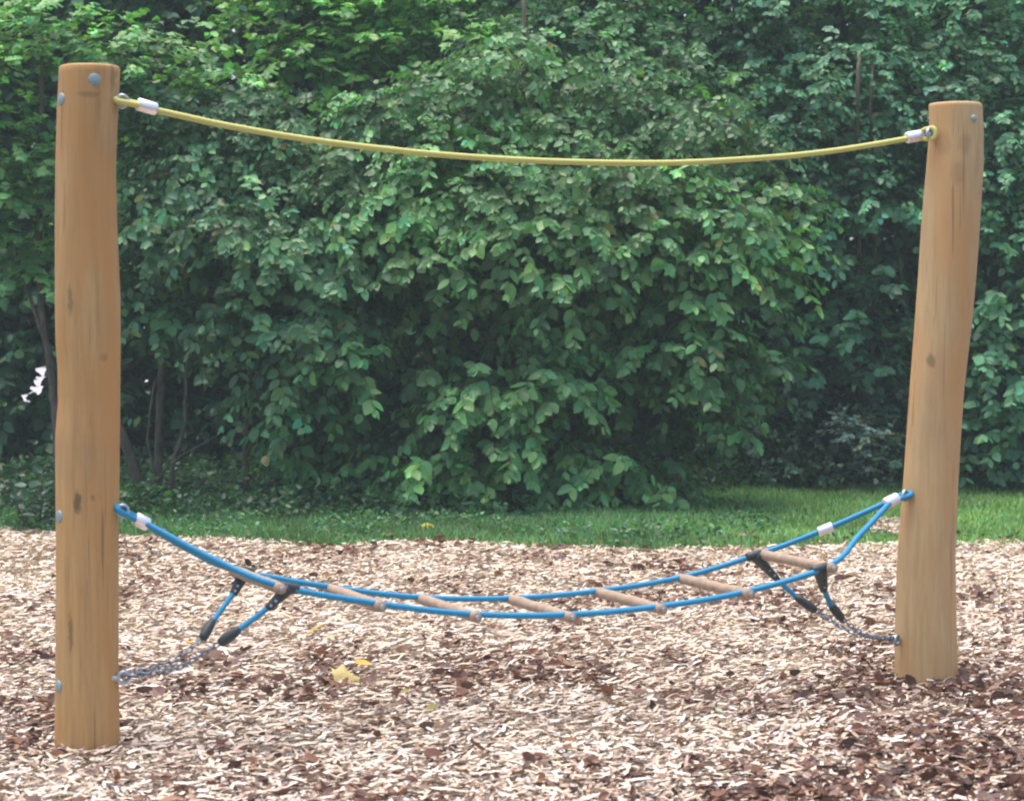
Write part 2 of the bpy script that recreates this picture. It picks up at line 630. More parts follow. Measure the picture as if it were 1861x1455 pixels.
def plant(name, label, cat, base, lobes, per_m2, leaf, L, K, stems=True, hang=.35, droop=.35, upn=.7, outn=.6,
          col=(.045, .12, .05), var=.22, yellow=0, kind='leaf', group=None, stem_r=.022, twigs=True, trunk=None, min_z=.02, bark=None, jit=.3, cull=None, nm_size=True):
    root = empty(name, base)
    tag(root, label, cat, group)
    P, D, TN = lobe_points(tiers(lobes), per_m2)
    ok = P[:, 2] > min_z + .06
    if cull is not None: ok &= ~cull(P)
    ok &= ~((noise2(P[:, 0] * 2.6 + 3, P[:, 2] * 3.2 + 5) < .36) & (P[:, 1] < np.quantile(P[:, 1], .55)))
    P, D, TN = P[ok], D[ok], TN[ok]
    Ls = L * rng.uniform(.6, 1.3, len(P))
    pts, LP, LD, LN, LS, LC = sprays(P, D, Ls, K, leaf, hang, droop, upn, outn, jit, col, var, yellow)
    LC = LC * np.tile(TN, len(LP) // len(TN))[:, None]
    if nm_size:
        LS = LS * (1 - .36 * np.clip((LP[:, 2] - 1.5) / .9, 0, 1))
    tipz = LP[:, 2] + LD[:, 2] * LS
    ok = (tipz > min_z) & (LP[:, 2] > min_z)
    px, py = project(LP)
    ok &= ~in_poly(px + rng.normal(0, 3, len(px)), py + rng.normal(0, 3, len(px)), GAP) | (rng.random(len(px)) < .01)
    if cull is not None: ok &= ~cull(LP)
    LP, LD, LN, LS, LC = LP[ok], LD[ok], LN[ok], LS[ok], LC[ok]
    sc = np.stack([LS * rng.uniform(.85, 1.15, len(LS)), LS, LS], 1)
    T_, F_ = (LEAF_T, LEAF_F) if kind == 'leaf' else (MAPLE_T, MAPLE_F)
    bake('foliage', T_, F_, LP, frames(LD, LN), sc, LC, M_leaf, root, twig=pts if twigs else None)
    if stems:
        for (x, y, z, r) in lobes[::2]:
            mb = MB()
            b0 = np.array(base) + np.array([rng.normal(0, .09), rng.normal(0, .09), -.03])
            e = np.array([x, y, z])
            mid = b0 * .5 + e * .5 + np.array([rng.normal(0, .08), rng.normal(0, .08), .12 * (z + .3)])
            mid[0] = b0[0] * .62 + e[0] * .38
            p = smooth_path([b0, mid, e], .08)
            mb.tube(p, np.linspace(stem_r, stem_r * .3, len(p)), 6, caps=False)
            mb.build('stem', bark or M_bark, root)
    if trunk:
        for (tp, r0, r1) in trunk:
            mb = MB()
            p = smooth_path(tp, .06)
            p = p + rng.normal(0, .004, p.shape)
            mb.tube(p, np.linspace(r0, r1, len(p)), 9, caps=False)
            mb.build('trunk', bark or M_bark, root)
    return root, len(LP)


def lb(px, py, Y, r):
    p = at(px, py, Y)
    return (p[0], p[1], max(p[2], .08), r)


NL = 0
# --- front right shrub (large oval leaves, drooping to the grass)
lobes = [lb(*q) for q in [
    (760, 230, 15.0, .42), (900, 180, 15.2, .45), (1050, 200, 15.1, .45), (1190, 210, 15.1, .45), (1300, 240, 15.2, .38),
    (700, 360, 14.7, .40), (830, 350, 14.6, .45), (980, 380, 14.5, .42), (1120, 350, 14.6, .45), (1270, 380, 14.7, .42), (1370, 410, 14.9, .32),
    (700, 500, 14.6, .36), (820, 530, 14.5, .36), (960, 540, 14.8, .36), (1080, 480, 14.4, .4), (1230, 500, 14.6, .38), (1370, 520, 14.9, .28),
    (640, 620, 14.6, .3), (760, 640, 14.5, .3), (1000, 650, 14.6, .34), (1120, 640, 14.9, .36), (1230, 650, 14.6, .34), (1340, 680, 14.8, .24),
    (900, 730, 14.4, .34), (1040, 760, 14.4, .36), (1180, 760, 14.5, .32), (780, 800, 14.5, .34), (930, 850, 14.3, .34), (1060, 860, 14.4, .33), (1170, 860, 14.6, .28),
    (850, 880, 14.5, .26), (1000, 900, 14.4, .25), (720, 860, 14.7, .24), (580, 820, 14.9, .26), (640, 760, 14.9, .26), (1270, 790, 14.7, .22),
]]
b0 = ground(960, 925)
_, n = plant('flowering_dogwood', 'broad dense shrub with drooping oval leaves reaching the grass behind the middle of the bridge', 'shrub',
             (b0[0], 15.0, 0), lobes, 70, .108, .30, 5, hang=.5, droop=.45, upn=.65, outn=.75, col=(.095, .235, .078), yellow=.010,
             trunk=[([at(950, 930, 15.2), at(925, 620, 15.0), at(945, 560, 14.7)], .028, .014),
                    ([at(1060, 930, 15.2), at(1040, 640, 14.9), at(1065, 560, 14.7)], .02, .01)], bark=M_bark)
NL += n
# --- front left shrub, overhanging a dark hollow with bare stems
lobes = [lb(*q) for q in [
    (260, 240, 15.2, .38), (380, 230, 15.2, .42), (500, 240, 15.1, .42), (620, 250, 15.1, .42),
    (250, 370, 14.9, .36), (360, 380, 14.8, .4), (480, 390, 14.7, .4), (600, 400, 14.8, .4),
    (290, 500, 14.8, .34), (400, 510, 14.6, .36), (520, 520, 14.6, .36), (620, 530, 14.8, .32),
    (250, 570, 15.0, .24), (370, 585, 14.7, .26), (480, 605, 14.6, .28), (580, 640, 14.6, .28), (500, 700, 14.8, .18), (570, 740, 14.8, .18),
]]
_, n = plant('viburnum', 'green shrub beside the left post arching over a dark hollow with bare grey stems', 'shrub',
             (at(300, 900, 15.3)[0], 15.3, 0), lobes, 70, .103, .30, 5, stems=False, hang=.5, droop=.45, upn=.65, outn=.75, col=(.08, .205, .085), yellow=.008,
             trunk=[([at(262, 940, 15.2), at(238, 830, 15.1), at(190, 700, 15.1), at(170, 450, 15.2)], .045, .02),
                    ([at(285, 930, 15.4), at(290, 760, 15.4), at(300, 560, 15.3), at(340, 350, 15.2)], .035, .015),
                    ([at(318, 935, 15.1), at(312, 860, 15.0), at(336, 760, 15.0), at(345, 640, 15.0), at(420, 450, 14.9)], .017, .008),
                    ([at(285, 935, 15.0), at(278, 850, 14.9), at(268, 790, 14.9), at(280, 690, 14.9)], .012, .006),
                    ([at(280, 880, 14.95), at(300, 850, 14.9), at(345, 820, 14.8), at(395, 790, 14.8)], .009, .004),
                    ([at(450, 930, 15.6), at(447, 800, 15.6), at(455, 640, 15.5)], .022, .015)])
NL += n
# --- maple saplings, upper left
lobes = [lb(*q) for q in [(20, 60, 15.2, .45), (140, 90, 15.0, .4), (260, 110, 15.2, .36), (60, 190, 15.0, .34), (200, 200, 14.9, .26), (-60, 150, 15.2, .4),
                          (20, 300, 15.2, .32), (30, 400, 15.3, .28), (120, 300, 15.3, .25), (400, 130, 15.5, .3), (-80, 330, 15.3, .4), (60, 480, 15.4, .22)]]
_, n = plant('young_maple', 'pale green young maple with lobed leaves and thin trunk beside the left post', 'tree',
             (at(95, 930, 15.2)[0], 15.2, 0), lobes, 42, .12, .28, 4, stems=False, hang=.25, droop=.2, upn=1.1, outn=.35, col=(.15, .34, .11), kind='maple',
             trunk=[([at(112, 945, 15.2), at(95, 700, 15.2), at(75, 560, 15.2), at(72, 300, 15.2), at(80, 60, 15.2)], .032, .014),
                    ([at(92, 640, 15.2), at(60, 560, 15.2), at(20, 430, 15.3)], .018, .008),
                    ([at(72, 380, 15.2), at(110, 330, 15.1), at(150, 240, 15.0)], .012, .006)])
NL += n
lobes = [lb(*q) for q in [(690, 40, 16.2, .45), (800, 90, 16.0, .32), (580, 70, 16.0, .45), (500, 10, 16.4, .5), (620, -60, 16.5, .5), (780, -30, 16.4, .4)]]
_, n = plant('young_maple', 'bright green young maple rising above the shrubs left of the picture middle', 'tree',
             (at(640, 900, 16.6)[0], 16.6, 0), lobes, 42, .13, .28, 4, stems=False, hang=.25, droop=.2, upn=1.1, outn=.3, col=(.14, .32, .08), kind='maple',
             trunk=[([at(640, 880, 16.6), at(650, 500, 16.6), at(640, 0, 16.5)], .04, .02)])
NL += n
lobes = [lb(*q) for q in [(960, 20, 16.4, .5), (1100, 60, 16.2, .42), (880, 80, 16.1, .34), (1020, 120, 15.9, .3), (1150, -40, 16.5, .5), (960, -80, 16.6, .5), (1230, 110, 16.3, .36)]]
_, n = plant('slender_tree', 'slender dark stemmed tree rising behind the middle shrub above the yellow rope', 'tree',
             (at(955, 890, 16.8)[0], 16.8, 0), lobes, 46, .10, .28, 5, stems=False, hang=.4, droop=.3, col=(.10, .26, .10), yellow=.006,
             trunk=[([at(975, 880, 16.8), at(960, 400, 16.4), at(953, 180, 15.7), at(952, 40, 15.6), at(950, -60, 15.8)], .03, .014),
                    ([at(960, 300, 16.2), at(925, 180, 15.7), at(905, 90, 15.8)], .012, .006)])
NL += n
# --- hazel hedge plants on the right
hz = [
    ('hazel', 'tall dark green hazel with two thin trunks between the middle shrub and the right post', (1500, 16.9), .105, (.09, .24, .125), 'leaf',
     [(1380, 60, 16.8, .5), (1520, 50, 16.7, .5), (1650, 70, 16.8, .45), (1400, 200, 16.6, .4), (1530, 210, 16.7, .38), (1440, 330, 16.8, .36), (1560, 350, 16.6, .38), (1640, 330, 16.8, .34),
      (1480, 460, 16.9, .34), (1600, 480, 16.6, .3), (1540, 580, 16.7, .26), (1460, 640, 17.1, .3), (1600, 640, 17.0, .28), (1350, -60, 17, .5), (1550, -60, 17, .5), (1640, 190, 16.8, .36)],
     [([at(1565, 890, 16.9), at(1560, 400, 16.8), at(1558, 180, 16.2), at(1562, 90, 16.4)], .03, .014), ([at(1580, 890, 16.9), at(1590, 420, 16.8), at(1582, 200, 16.3), at(1588, 100, 16.4)], .02, .01),
      ([at(1690, 890, 17.0), at(1660, 640, 16.9), at(1625, 420, 16.8)], .02, .012)]),
    ('hazel', 'tall leafy green hazel at the right edge behind the right post', (1830, 16.6), .105, (.115, .29, .145), 'leaf',
     [(1780, 60, 16.8, .5), (1900, 100, 16.8, .5), (1770, 200, 16.6, .4), (1860, 260, 16.6, .42), (1800, 360, 16.5, .34), (1880, 430, 16.5, .36), (1790, 480, 16.5, .28), (1840, 560, 16.4, .3),
      (1800, 680, 16.4, .3), (1880, 700, 16.4, .34), (1800, 790, 16.4, .26), (1880, 820, 16.3, .26), (1980, 500, 16.6, .5), (1980, 750, 16.6, .4), (1850, -60, 17, .5), (1990, 250, 16.8, .5)],
     [([at(1830, 880, 16.9), at(1820, 500, 16.9), at(1810, 100, 16.8)], .035, .015)]),
    ('low_shrub', 'low shade-darkened small leaved shrub at the hedge foot left of the right post', (1450, 16.9), .06, (.045, .12, .065), 'leaf',  # leaf colour darkened to stand in for shade under the hedge overhangs
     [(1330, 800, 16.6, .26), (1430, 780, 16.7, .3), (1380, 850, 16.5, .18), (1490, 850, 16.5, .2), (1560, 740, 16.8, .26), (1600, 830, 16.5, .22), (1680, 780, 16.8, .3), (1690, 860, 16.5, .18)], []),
]
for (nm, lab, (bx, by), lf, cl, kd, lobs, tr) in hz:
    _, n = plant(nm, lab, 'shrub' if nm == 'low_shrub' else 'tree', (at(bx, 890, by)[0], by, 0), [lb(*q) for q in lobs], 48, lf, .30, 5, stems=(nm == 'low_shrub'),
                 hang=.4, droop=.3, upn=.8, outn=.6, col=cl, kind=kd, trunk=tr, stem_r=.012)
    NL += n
_, n = plant('silverleaf_bush', 'small bush with pale silvery leaves low in front of the dark hedge', 'shrub', (at(1560, 880, 16.3)[0], 16.3, 0),
             [lb(*q) for q in [(1545, 790, 16.3, .13), (1590, 800, 16.2, .12), (1560, 845, 16.2, .1), (1520, 770, 16.3, .09)]], 70, .055, .16, 4,
             hang=.2, droop=.15, upn=1, outn=.6, col=(.16, .24, .20), stem_r=.006)
NL += n

# --- the wood behind, one mass of leaves
def woods(name, label, x0, x1, y0, y1, z1, n, size, col):
    P = np.stack([rng.uniform(x0, x1, n), rng.uniform(y0, y1, n), rng.uniform(.1, z1, n)], 1)
    D = nrm(rng.normal(0, 1, (n, 3)) * np.array([1, 1, .3]) + np.array([0, -.3, .1]))
    _, LP, LD, LN, LS, LC = sprays(P, D, np.full(n, .35), 4, size, .4, .3, .8, .5, .35, col, .25)
    px, py = project(LP)
    ok = (~in_poly(px + rng.normal(0, 3, len(px)), py + rng.normal(0, 3, len(px)), GAP) | (rng.random(len(px)) < .004)) & (LP[:, 2] > .03)
    LP, LD, LN, LS, LC = LP[ok], LD[ok], LN[ok], LS[ok], LC[ok]
    o = bake(name, LEAF_T, LEAF_F, LP, frames(LD, LN), np.stack([LS] * 3, 1), LC, M_leaf)
    tag(o, label, 'woodland', kind='stuff')
    return len(LP)


NL += woods('woodland', 'dark mass of leaves of the wood behind the shrubs', -9, 9.5, 17.6, 23.0, 6.3, 48000, .13, (.065, .165, .075))


def cover(name, label, n, size, col):
    x = rng.uniform(-6, 6.5, n)
    y = hedge_y(x) + .15 + 4 * rng.random(n) ** 1.3
    P = np.stack([x, y, np.full(n, .0)], 1)
    D = np.stack([rng.normal(0, .6, n), rng.normal(0, .6, n), np.ones(n)], 1)
    _, LP, LD, LN, LS, LC = sprays(P, D, rng.uniform(.08, .28, n), 3, size, .2, .1, 1, .4, .4, col, .3)
    px, py = project(LP)
    ok = LP[:, 2] > .01
    LP, LD, LN, LS, LC = LP[ok], LD[ok], LN[ok], LS[ok], LC[ok]
    tag(bake(name, LEAF_T, LEAF_F, LP, frames(LD, LN), np.stack([LS] * 3, 1), LC, M_leaf), label, 'ground cover', kind='stuff')


cover('ground_cover', 'ivy and low weeds, coloured for shade, covering the ground under the hedge', 5500, .065, (.04, .10, .045))  # leaf colour lowered to deepen the shade in the hollow


def edge_weeds(n):
    x = rng.uniform(-3.6, 1.6, n)
    ey, hy = edge_y(x), hedge_y(x)
    y = ey + (hy + .3 - ey) * rng.random(n) ** .7
    k = (noise2(x * 3 + 2, y * 2) > .52)
    x, y = x[k], y[k]
    n = len(x)
    P = np.stack([x, y, np.zeros(n)], 1)
    D = np.stack([rng.normal(0, .7, n), rng.normal(0, .7, n), np.ones(n)], 1)
    _, LP, LD, LN, LS, LC = sprays(P, D, rng.uniform(.04, .11, n), 3, .042, .1, .1, 1, .4, .4, (.075, .18, .075), .3)
    tag(bake('weeds', LEAF_T, LEAF_F, LP, frames(LD, LN), np.stack([LS] * 3, 1), LC, M_leaf), 'small leafy weeds mixed into the grass edge', 'weeds', kind='stuff')


edge_weeds(3400)
print('leaves', NL)


# ------------------------------------------------------------------ grass
def grass(n):
    x = rng.uniform(-4.6, 5.6, n)
    ey, hy = edge_y(x), hedge_y(x)
    y = ey - .12 + (hy + 1.2 - ey + .12) * rng.random(n)
    fr_ = noise2(x * 5, y * 5)
    keep = (y > ey + .16 * (fr_ - .5) + .05 * rng.normal(0, 1, n))
    back = np.clip((y - hy) / 1.2, 0, 1)
    keep &= rng.random(n) > back * .9
    # bare worn patch of chips by the right post
    pc = ground(1655, 958)
    keep &= ((x - pc[0]) / .28) ** 2 + ((y - pc[1]) / .55) ** 2 > .6 + .8 * fr_
    x, y = x[keep], y[keep]
    n = len(x)
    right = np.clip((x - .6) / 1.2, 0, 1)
    h = rng.uniform(.03, .07, n) * (1.25 - .45 * right) * (.7 + .8 * noise2(x * 2.3, y * 2.3))
    yaw = rng.uniform(0, 2 * math.pi, n)
    lean = rng.uniform(.1, .9, n)
    d = np.stack([np.cos(yaw) * lean, np.sin(yaw) * lean, np.ones(n)], 1)
    nn = np.stack([np.cos(yaw), np.sin(yaw), -.2 * np.ones(n)], 1) + rng.normal(0, .4, (n, 3))
    T = [[(-.06, 0, 0), (.06, 0, 0), (.045, .55, .06), (-.045, .55, .06), (0, 1, .28)], [(-.07, 0, 0), (.07, 0, 0), (.05, .5, .02), (-.05, .5, .02), (0, 1, .12)]]
    col = green(n, (.10, .215, .085), .25) * (.65 + .7 * noise2(x * 1.7 + 4, y * 1.7))[:, None]
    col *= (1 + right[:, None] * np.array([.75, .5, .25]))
    dry = rng.random(n) < .04
    col[dry] = (.28, .24, .10)
    pos = np.stack([x, y, terrain(x, y) - .006], 1)
    sc = np.stack([np.full(n, .075), h * 1.15, h], 1)
    o = bake('grass', T, [(0, 1, 2, 3), (3, 2, 4)], pos, frames(d, nn), sc, col, M_grass)
    tag(o, 'short green grass between the chips and the hedge', 'grass', kind='stuff')


m, t, b = new_mat('turf')
v, _ = coords(t)
fine = noise(t, v, 50, 5, .7)
t.links.new(ramp(t, fine, [(.35, (.02, .04, .014)), (.7, (.06, .12, .03))]), b.inputs['Base Color'])
b.inputs['Roughness'].default_value = .9
xs = np.linspace(-5.4, 6.4, 60)
V, Q = [], []
for j, u in enumerate(np.linspace(0, 1, 12)):
    yy = edge_y(xs) + .03 + u * (hedge_y(xs) + .6 - edge_y(xs))
    V.append(np.stack([xs, yy, terrain(xs, yy) - .012], 1))
V = np.concatenate(V)
idx = np.arange(len(V)).reshape(12, 60)
Q = np.stack([idx[:-1, :-1], idx[:-1, 1:], idx[1:, 1:], idx[1:, :-1]], -1).reshape(-1, 4)
tag(raw_mesh('lawn', V, Q.ravel(), np.full(len(Q), 4), m), kind='structure')
grass(150000)


# ------------------------------------------------------------------ wood chips and leaf litter
def brownness(x, y):
    """where the dead leaves have gathered: the near right and the near edge"""
    a = np.clip((8.6 - y) / 2.4, 0, 1) * .28
    c = np.clip((x + .3) / 2.2, 0, 1) * np.clip((11 - y) / 3.5, 0, 1) * .55
    return np.clip(.04 + a + c + .6 * (noise2(x * 1.5, y * 1.0 + 7) - .5) + .75 * (noise2(x * 4.5, y * 3.0 + 3) - .5), .02, .95)


def chips(n):
    y = rng.uniform(5.2, 13.9, n)
    x = rng.uniform(-1, 1, n) * (.235 * y + 1.25)
    ey = edge_y(x)
    pc = ground(1655, 958)
    patch = (((x - pc[0]) / .28) ** 2 + ((y - pc[1]) / .55) ** 2) < .8
    keep = (y < ey + .10 * rng.normal(0, 1, n) + .18 * (noise2(x * 5, y * 5) - .5)) | (patch & (rng.random(n) < .6))
    x, y = x[keep], y[keep]
    n = len(x)
    br = brownness(x, y)
    yaw = rng.normal(math.radians(22), np.where(y < 6.9, .9, .6), n)
    tilt = rng.normal(0.03, .2, n)
    roll = rng.normal(.08, .38, n)
    d = np.stack([np.cos(yaw) * np.cos(tilt), np.sin(yaw) * np.cos(tilt), np.sin(tilt)], 1)
    nn = np.stack([-np.sin(yaw) * np.sin(roll), np.cos(yaw) * np.sin(roll), np.cos(roll)], 1)
    L = rng.gamma(4, .0092, n) + .010
    W = np.clip(L * rng.uniform(.15, .4, n), .005, .013)
    L *= .9 - .15 * np.clip((y - 8) / 3, 0, 1)
    z = terrain(x, y) + rng.random(n) ** 1.5 * .034
    for q in (ground(158, 1340), ground(1683, 1225)):
        z += .028 * np.exp(-np.maximum(np.hypot(x - q[0], y - q[1] - .06) - .1, 0) / .07) * (.5 + noise2(x * 12, y * 12))
    # a little drift of chips against each post
    pal = np.array([(.72, .60, .46), (.63, .50, .38), (.76, .66, .54), (.55, .41, .32), (.70, .61, .55), (.45, .33, .25), (.80, .74, .68)])
    pb = np.array([(.20, .10, .065), (.27, .15, .10), (.14, .075, .055), (.34, .21, .13), (.22, .13, .11)])
    col = pal[rng.choice(7, n, p=[.2, .2, .18, .14, .12, .08, .08])] * rng.uniform(.76, 1.1, (n, 1))
    col *= 1 + np.clip((y - 7) / 4, 0, 1)[:, None] * np.array([.05, .04, .0])
    isb = rng.random(n) < br * .7
    col[isb] = (pb[rng.integers(0, 5, n)] * rng.uniform(.6, 1.3, (n, 1)))[isb]
    T = []
    for k in range(5):
        a, c_ = rng.uniform(.5, 1, 2)
        bd = rng.uniform(-.12, .12)
        T.append([(-.5 * a, -.5, 0), (.5, -.46, .0), (.5 * c_, .0, bd), (-.5, .04, bd), (.38 * a, .5, 0), (-.3, .46, .02),
                  ])
    o = bake('wood_chips', T, [(0, 1, 2, 3), (3, 2, 4, 5)], np.stack([x, y, z], 1), frames(d, nn), np.stack([W, L, L], 1), col, M_chip, smooth=False)
    tag(o, 'pale beige and pinkish wood chips covering the playground', 'wood chips', kind='stuff')
    print('chips', n)


chips(440000)


def litter(n):
    y = rng.uniform(5.2, 13.0, n)
    x = rng.uniform(-1, 1, n) * (.235 * y + 1.25)
    pa, pb_ = ground(158, 1340), ground(1683, 1225)
    keep = ((x - pa[0]) ** 2 + (y - pa[1] - .05) ** 2 > .035) & ((x - pb_[0]) ** 2 + (y - pb_[1] - .05) ** 2 > .035)
    keep &= (rng.random(n) < .02 + brownness(x, y) ** 1.6 * 1.15) & (y < edge_y(x) + .5)
    x, y = x[keep], y[keep]
    n = len(x)
    yaw = rng.uniform(0, 2 * math.pi, n)
    d = np.stack([np.cos(yaw), np.sin(yaw), rng.normal(0, .35, n)], 1)
    nn = np.stack([rng.normal(0, .45, n), rng.normal(0, .45, n), np.ones(n)], 1)
    s = rng.uniform(.022, .06, n)
    pb = np.array([(.15, .07, .045), (.20, .10, .07), (.10, .055, .04), (.25, .13, .07), (.17, .10, .085), (.30, .21, .17)])
    col = pb[rng.integers(0, 6, n)] * rng.uniform(.6, 1.3, (n, 1))
    T = LEAF_T.copy()
    T[..., 2] *= 2.2
    o = bake('leaf_litter', T, LEAF_F, np.stack([x, y, terrain(x, y) + .03 + rng.random(n) * .015], 1), frames(d, nn), np.stack([s * 1.1, s, s], 1), col, M_dry, smooth=False)
    tag(o, 'dry brown fallen leaves scattered over the wood chips', 'leaf litter', kind='stuff')
    print('litter', n)


litter(27000)


# ------------------------------------------------------------------ single fallen leaves
def fallen(px, py, size, yaw, col, name, label, T=MAPLE_T, Fc=MAPLE_F, k=0, tilt=.3, curl=1.6, group=None, z=.045):
    p = ground(px, py)
    c = nrm(np.array([[math.cos(yaw), math.sin(yaw), 0]]))
    nn = np.array([[-math.sin(yaw) * 0, -tilt, 1.0]])
    root_T = T[[k]].copy()
    root_T[..., 2] *= curl
    root_T[..., 1] -= .5
    me = bake(name, root_T, Fc, np.array([[0, 0, 0.0]]), frames(c, nn), np.array([[size] * 3]), np.array([col]), M_dry)
    me.location = (p[0], p[1], terrain(p[0], p[1]) + z)
    tag(me, label, 'leaf', group)
    return me


fallen(634, 1252, .125, .3, (.52, .42, .17), 'fallen_leaf', 'largest pale yellow maple leaf lying flat on the chips below the bridge', k=1, tilt=.75, curl=1.5, z=.05)
fallen(660, 1240, .07, -.2, (.55, .36, .06), 'fallen_leaf', 'small deep yellow leaf lying on top of the large pale yellow leaf', LEAF_T, LEAF_F, 1, .5, z=.075)
fallen(570, 1167, .085, 2.4, (.42, .30, .10), 'fallen_leaf', 'ochre yellow leaf on the chips above the large pale yellow leaf', k=1, tilt=.5)
fallen(604, 1186, .06, 1.0, (.52, .50, .32), 'fallen_leaf', 'small pale cream green leaf between the ochre leaf and the large yellow leaf', LEAF_T, LEAF_F, 0, .5)
fallen(348, 1193, .05, .5, (.68, .45, .14), 'fallen_leaf', 'small yellow leaf lying behind the two steel chains near the left post', LEAF_T, LEAF_F, 3, .6)
fallen(390, 1218, .09, -.6, (.15, .075, .05), 'fallen_leaf', 'curled dark brown leaf lying right of the chains by the left post', k=2, tilt=.6)
fallen(425, 1225, .07, 2.6, (.18, .11, .09), 'fallen_leaf', 'curled grey brown leaf beside the dark one right of the chains', k=1, tilt=.6)
fallen(778, 968, .09, .1, (.60, .52, .06), 'fallen_leaf', 'yellow leaf lying on the grass edge behind the bridge', LEAF_T, LEAF_F, 0, .5)
fallen(605, 1262, .08, .9, (.20, .10, .06), 'fallen_leaf', 'dark brown leaf tucked under the large pale yellow leaf', k=4, tilt=.5)
fallen(738, 1272, .035, .9, (.30, .28, .05), 'fallen_leaf', 'tiny olive yellow leaf right of the large pale yellow leaf', LEAF_T, LEAF_F, 0, .5)
fallen(780, 1297, .06, 2.8, (.26, .25, .08), 'fallen_leaf', 'olive green leaf on the near chips below the tiny yellow one', LEAF_T, LEAF_F, 2, .5)
fallen(1307, 1310, .05, 1.2, (.42, .55, .36), 'fallen_leaf', 'small pale green leaf on the near chips left of the right post', LEAF_T, LEAF_F, 0, .6)
fallen(212, 1338, .07, .2, (.19, .08, .045), 'fallen_leaf', 'rust brown leaf lying against the right side of the left post foot', LEAF_T, LEAF_F, 4, .6)
fallen(95, 1332, .06, 1.9, (.16, .07, .05), 'fallen_leaf', 'dark brown leaf against the left side of the left post foot', LEAF_T, LEAF_F, 1, .6)
fallen(795, 1388, .085, .2, (.17, .08, .055), 'fallen_leaf', 'long dark red brown leaf on the nearest chips at bottom middle', LEAF_T, LEAF_F, 4, .6)
fallen(568, 1390, .05, .2, (.24, .12, .08), 'fallen_leaf', 'round brown leaf on the nearest chips left of bottom middle', LEAF_T, LEAF_F, 4, .6)


# ------------------------------------------------------------------ low plants at the grass edge
def low_plant(name, label, px, py, n_st, h, leaf, col, spread=.12, cat='plant', hang=.1, K=4):
    p = ground(px, py)
    root = empty(name, (p[0], p[1], 0))
    tag(root, label, cat)
    a = rng.uniform(0, 2 * math.pi, n_st)
    r = rng.random(n_st) * spread
    P = np.stack([p[0] + np.cos(a) * r, p[1] + np.sin(a) * r, np.full(n_st, .0)], 1)
    D = np.stack([np.cos(a) * .4, np.sin(a) * .4, np.ones(n_st)], 1) + rng.normal(0, .15, (n_st, 3))
    pts, LP, LD, LN, LS, LC = sprays(P, D, h * rng.uniform(.6, 1.2, n_st), K, leaf, hang, .1, 1.1, .3, .35, col, .2)
    bake('foliage', LEAF_T, LEAF_F, LP, frames(LD, LN), np.stack([LS * 1.1, LS, LS], 1), LC, M_leaf, root, twig=pts)



low_plant('nettle', 'pale green leafy weed clump at the grass edge below the middle shrub', 1175, 985, 16, .16, .06, (.10, .21, .11), .14)
low_plant('nettle', 'low leafy weed clump left of the pale weed at the grass edge', 1040, 985, 16, .10, .05, (.08, .2, .09), .2)
low_plant('nettle', 'small weed clump in the grass right of the pale weed', 1270, 985, 12, .08, .05, (.09, .2, .10), .16)
low_plant('seedling', 'bright yellow green seedling in the dark hollow left of the middle shrub', 512, 935, 4, .14, .06, (.16, .28, .05), .03)
low_plant('bramble', 'leafy green bramble right behind the lower left post', 250, 945, 14, .28, .07, (.05, .13, .05), .16)
low_plant('ivy', 'dark ivy clump under the stems behind the left rope eye', 330, 955, 26, .12, .05, (.035, .10, .045), .35)
low_plant('ivy', 'dark ivy clump in the hollow below the left shrub tips', 420, 945, 22, .12, .05, (.035, .10, .045), .3)
low_plant('ivy', 'dark leafy climber clump left of the left post', 70, 965, 20, .5, .07, (.02, .06, .035), .18, K=6)
low_plant('bramble', 'low bramble at the foot of the hedge by the right picture edge', 1800, 885, 16, .2, .06, (.05, .13, .06), .3)

# ------------------------------------------------------------------ the two posts
LP_ROWS = [(120, 108, 216), (160, 106, 215), (200, 104, 213), (300, 101, 209), (400, 100, 211), (550, 100, 218), (620, 102, 218), (665, 106, 218), (730, 107, 218), (790, 102, 218), (900, 102, 217), (1000, 102, 216), (1200, 101, 215), (1352, 99, 219)]
RP_ROWS = [(188, 1688, 1784), (240, 1689, 1787), (300, 1684, 1787), (400, 1675, 1780), (500, 1669, 1773), (600, 1662, 1764), (700, 1654, 1753), (800, 1647, 1746), (900, 1640, 1740), (1000, 1632, 1736), (1100, 1628, 1737), (1232, 1625, 1741)]
YL = at_plane(158, 1348, .04)[1] + .10
YR = at_plane(1683, 1228, .04)[1] + .10
print('post Y', YL, YR)


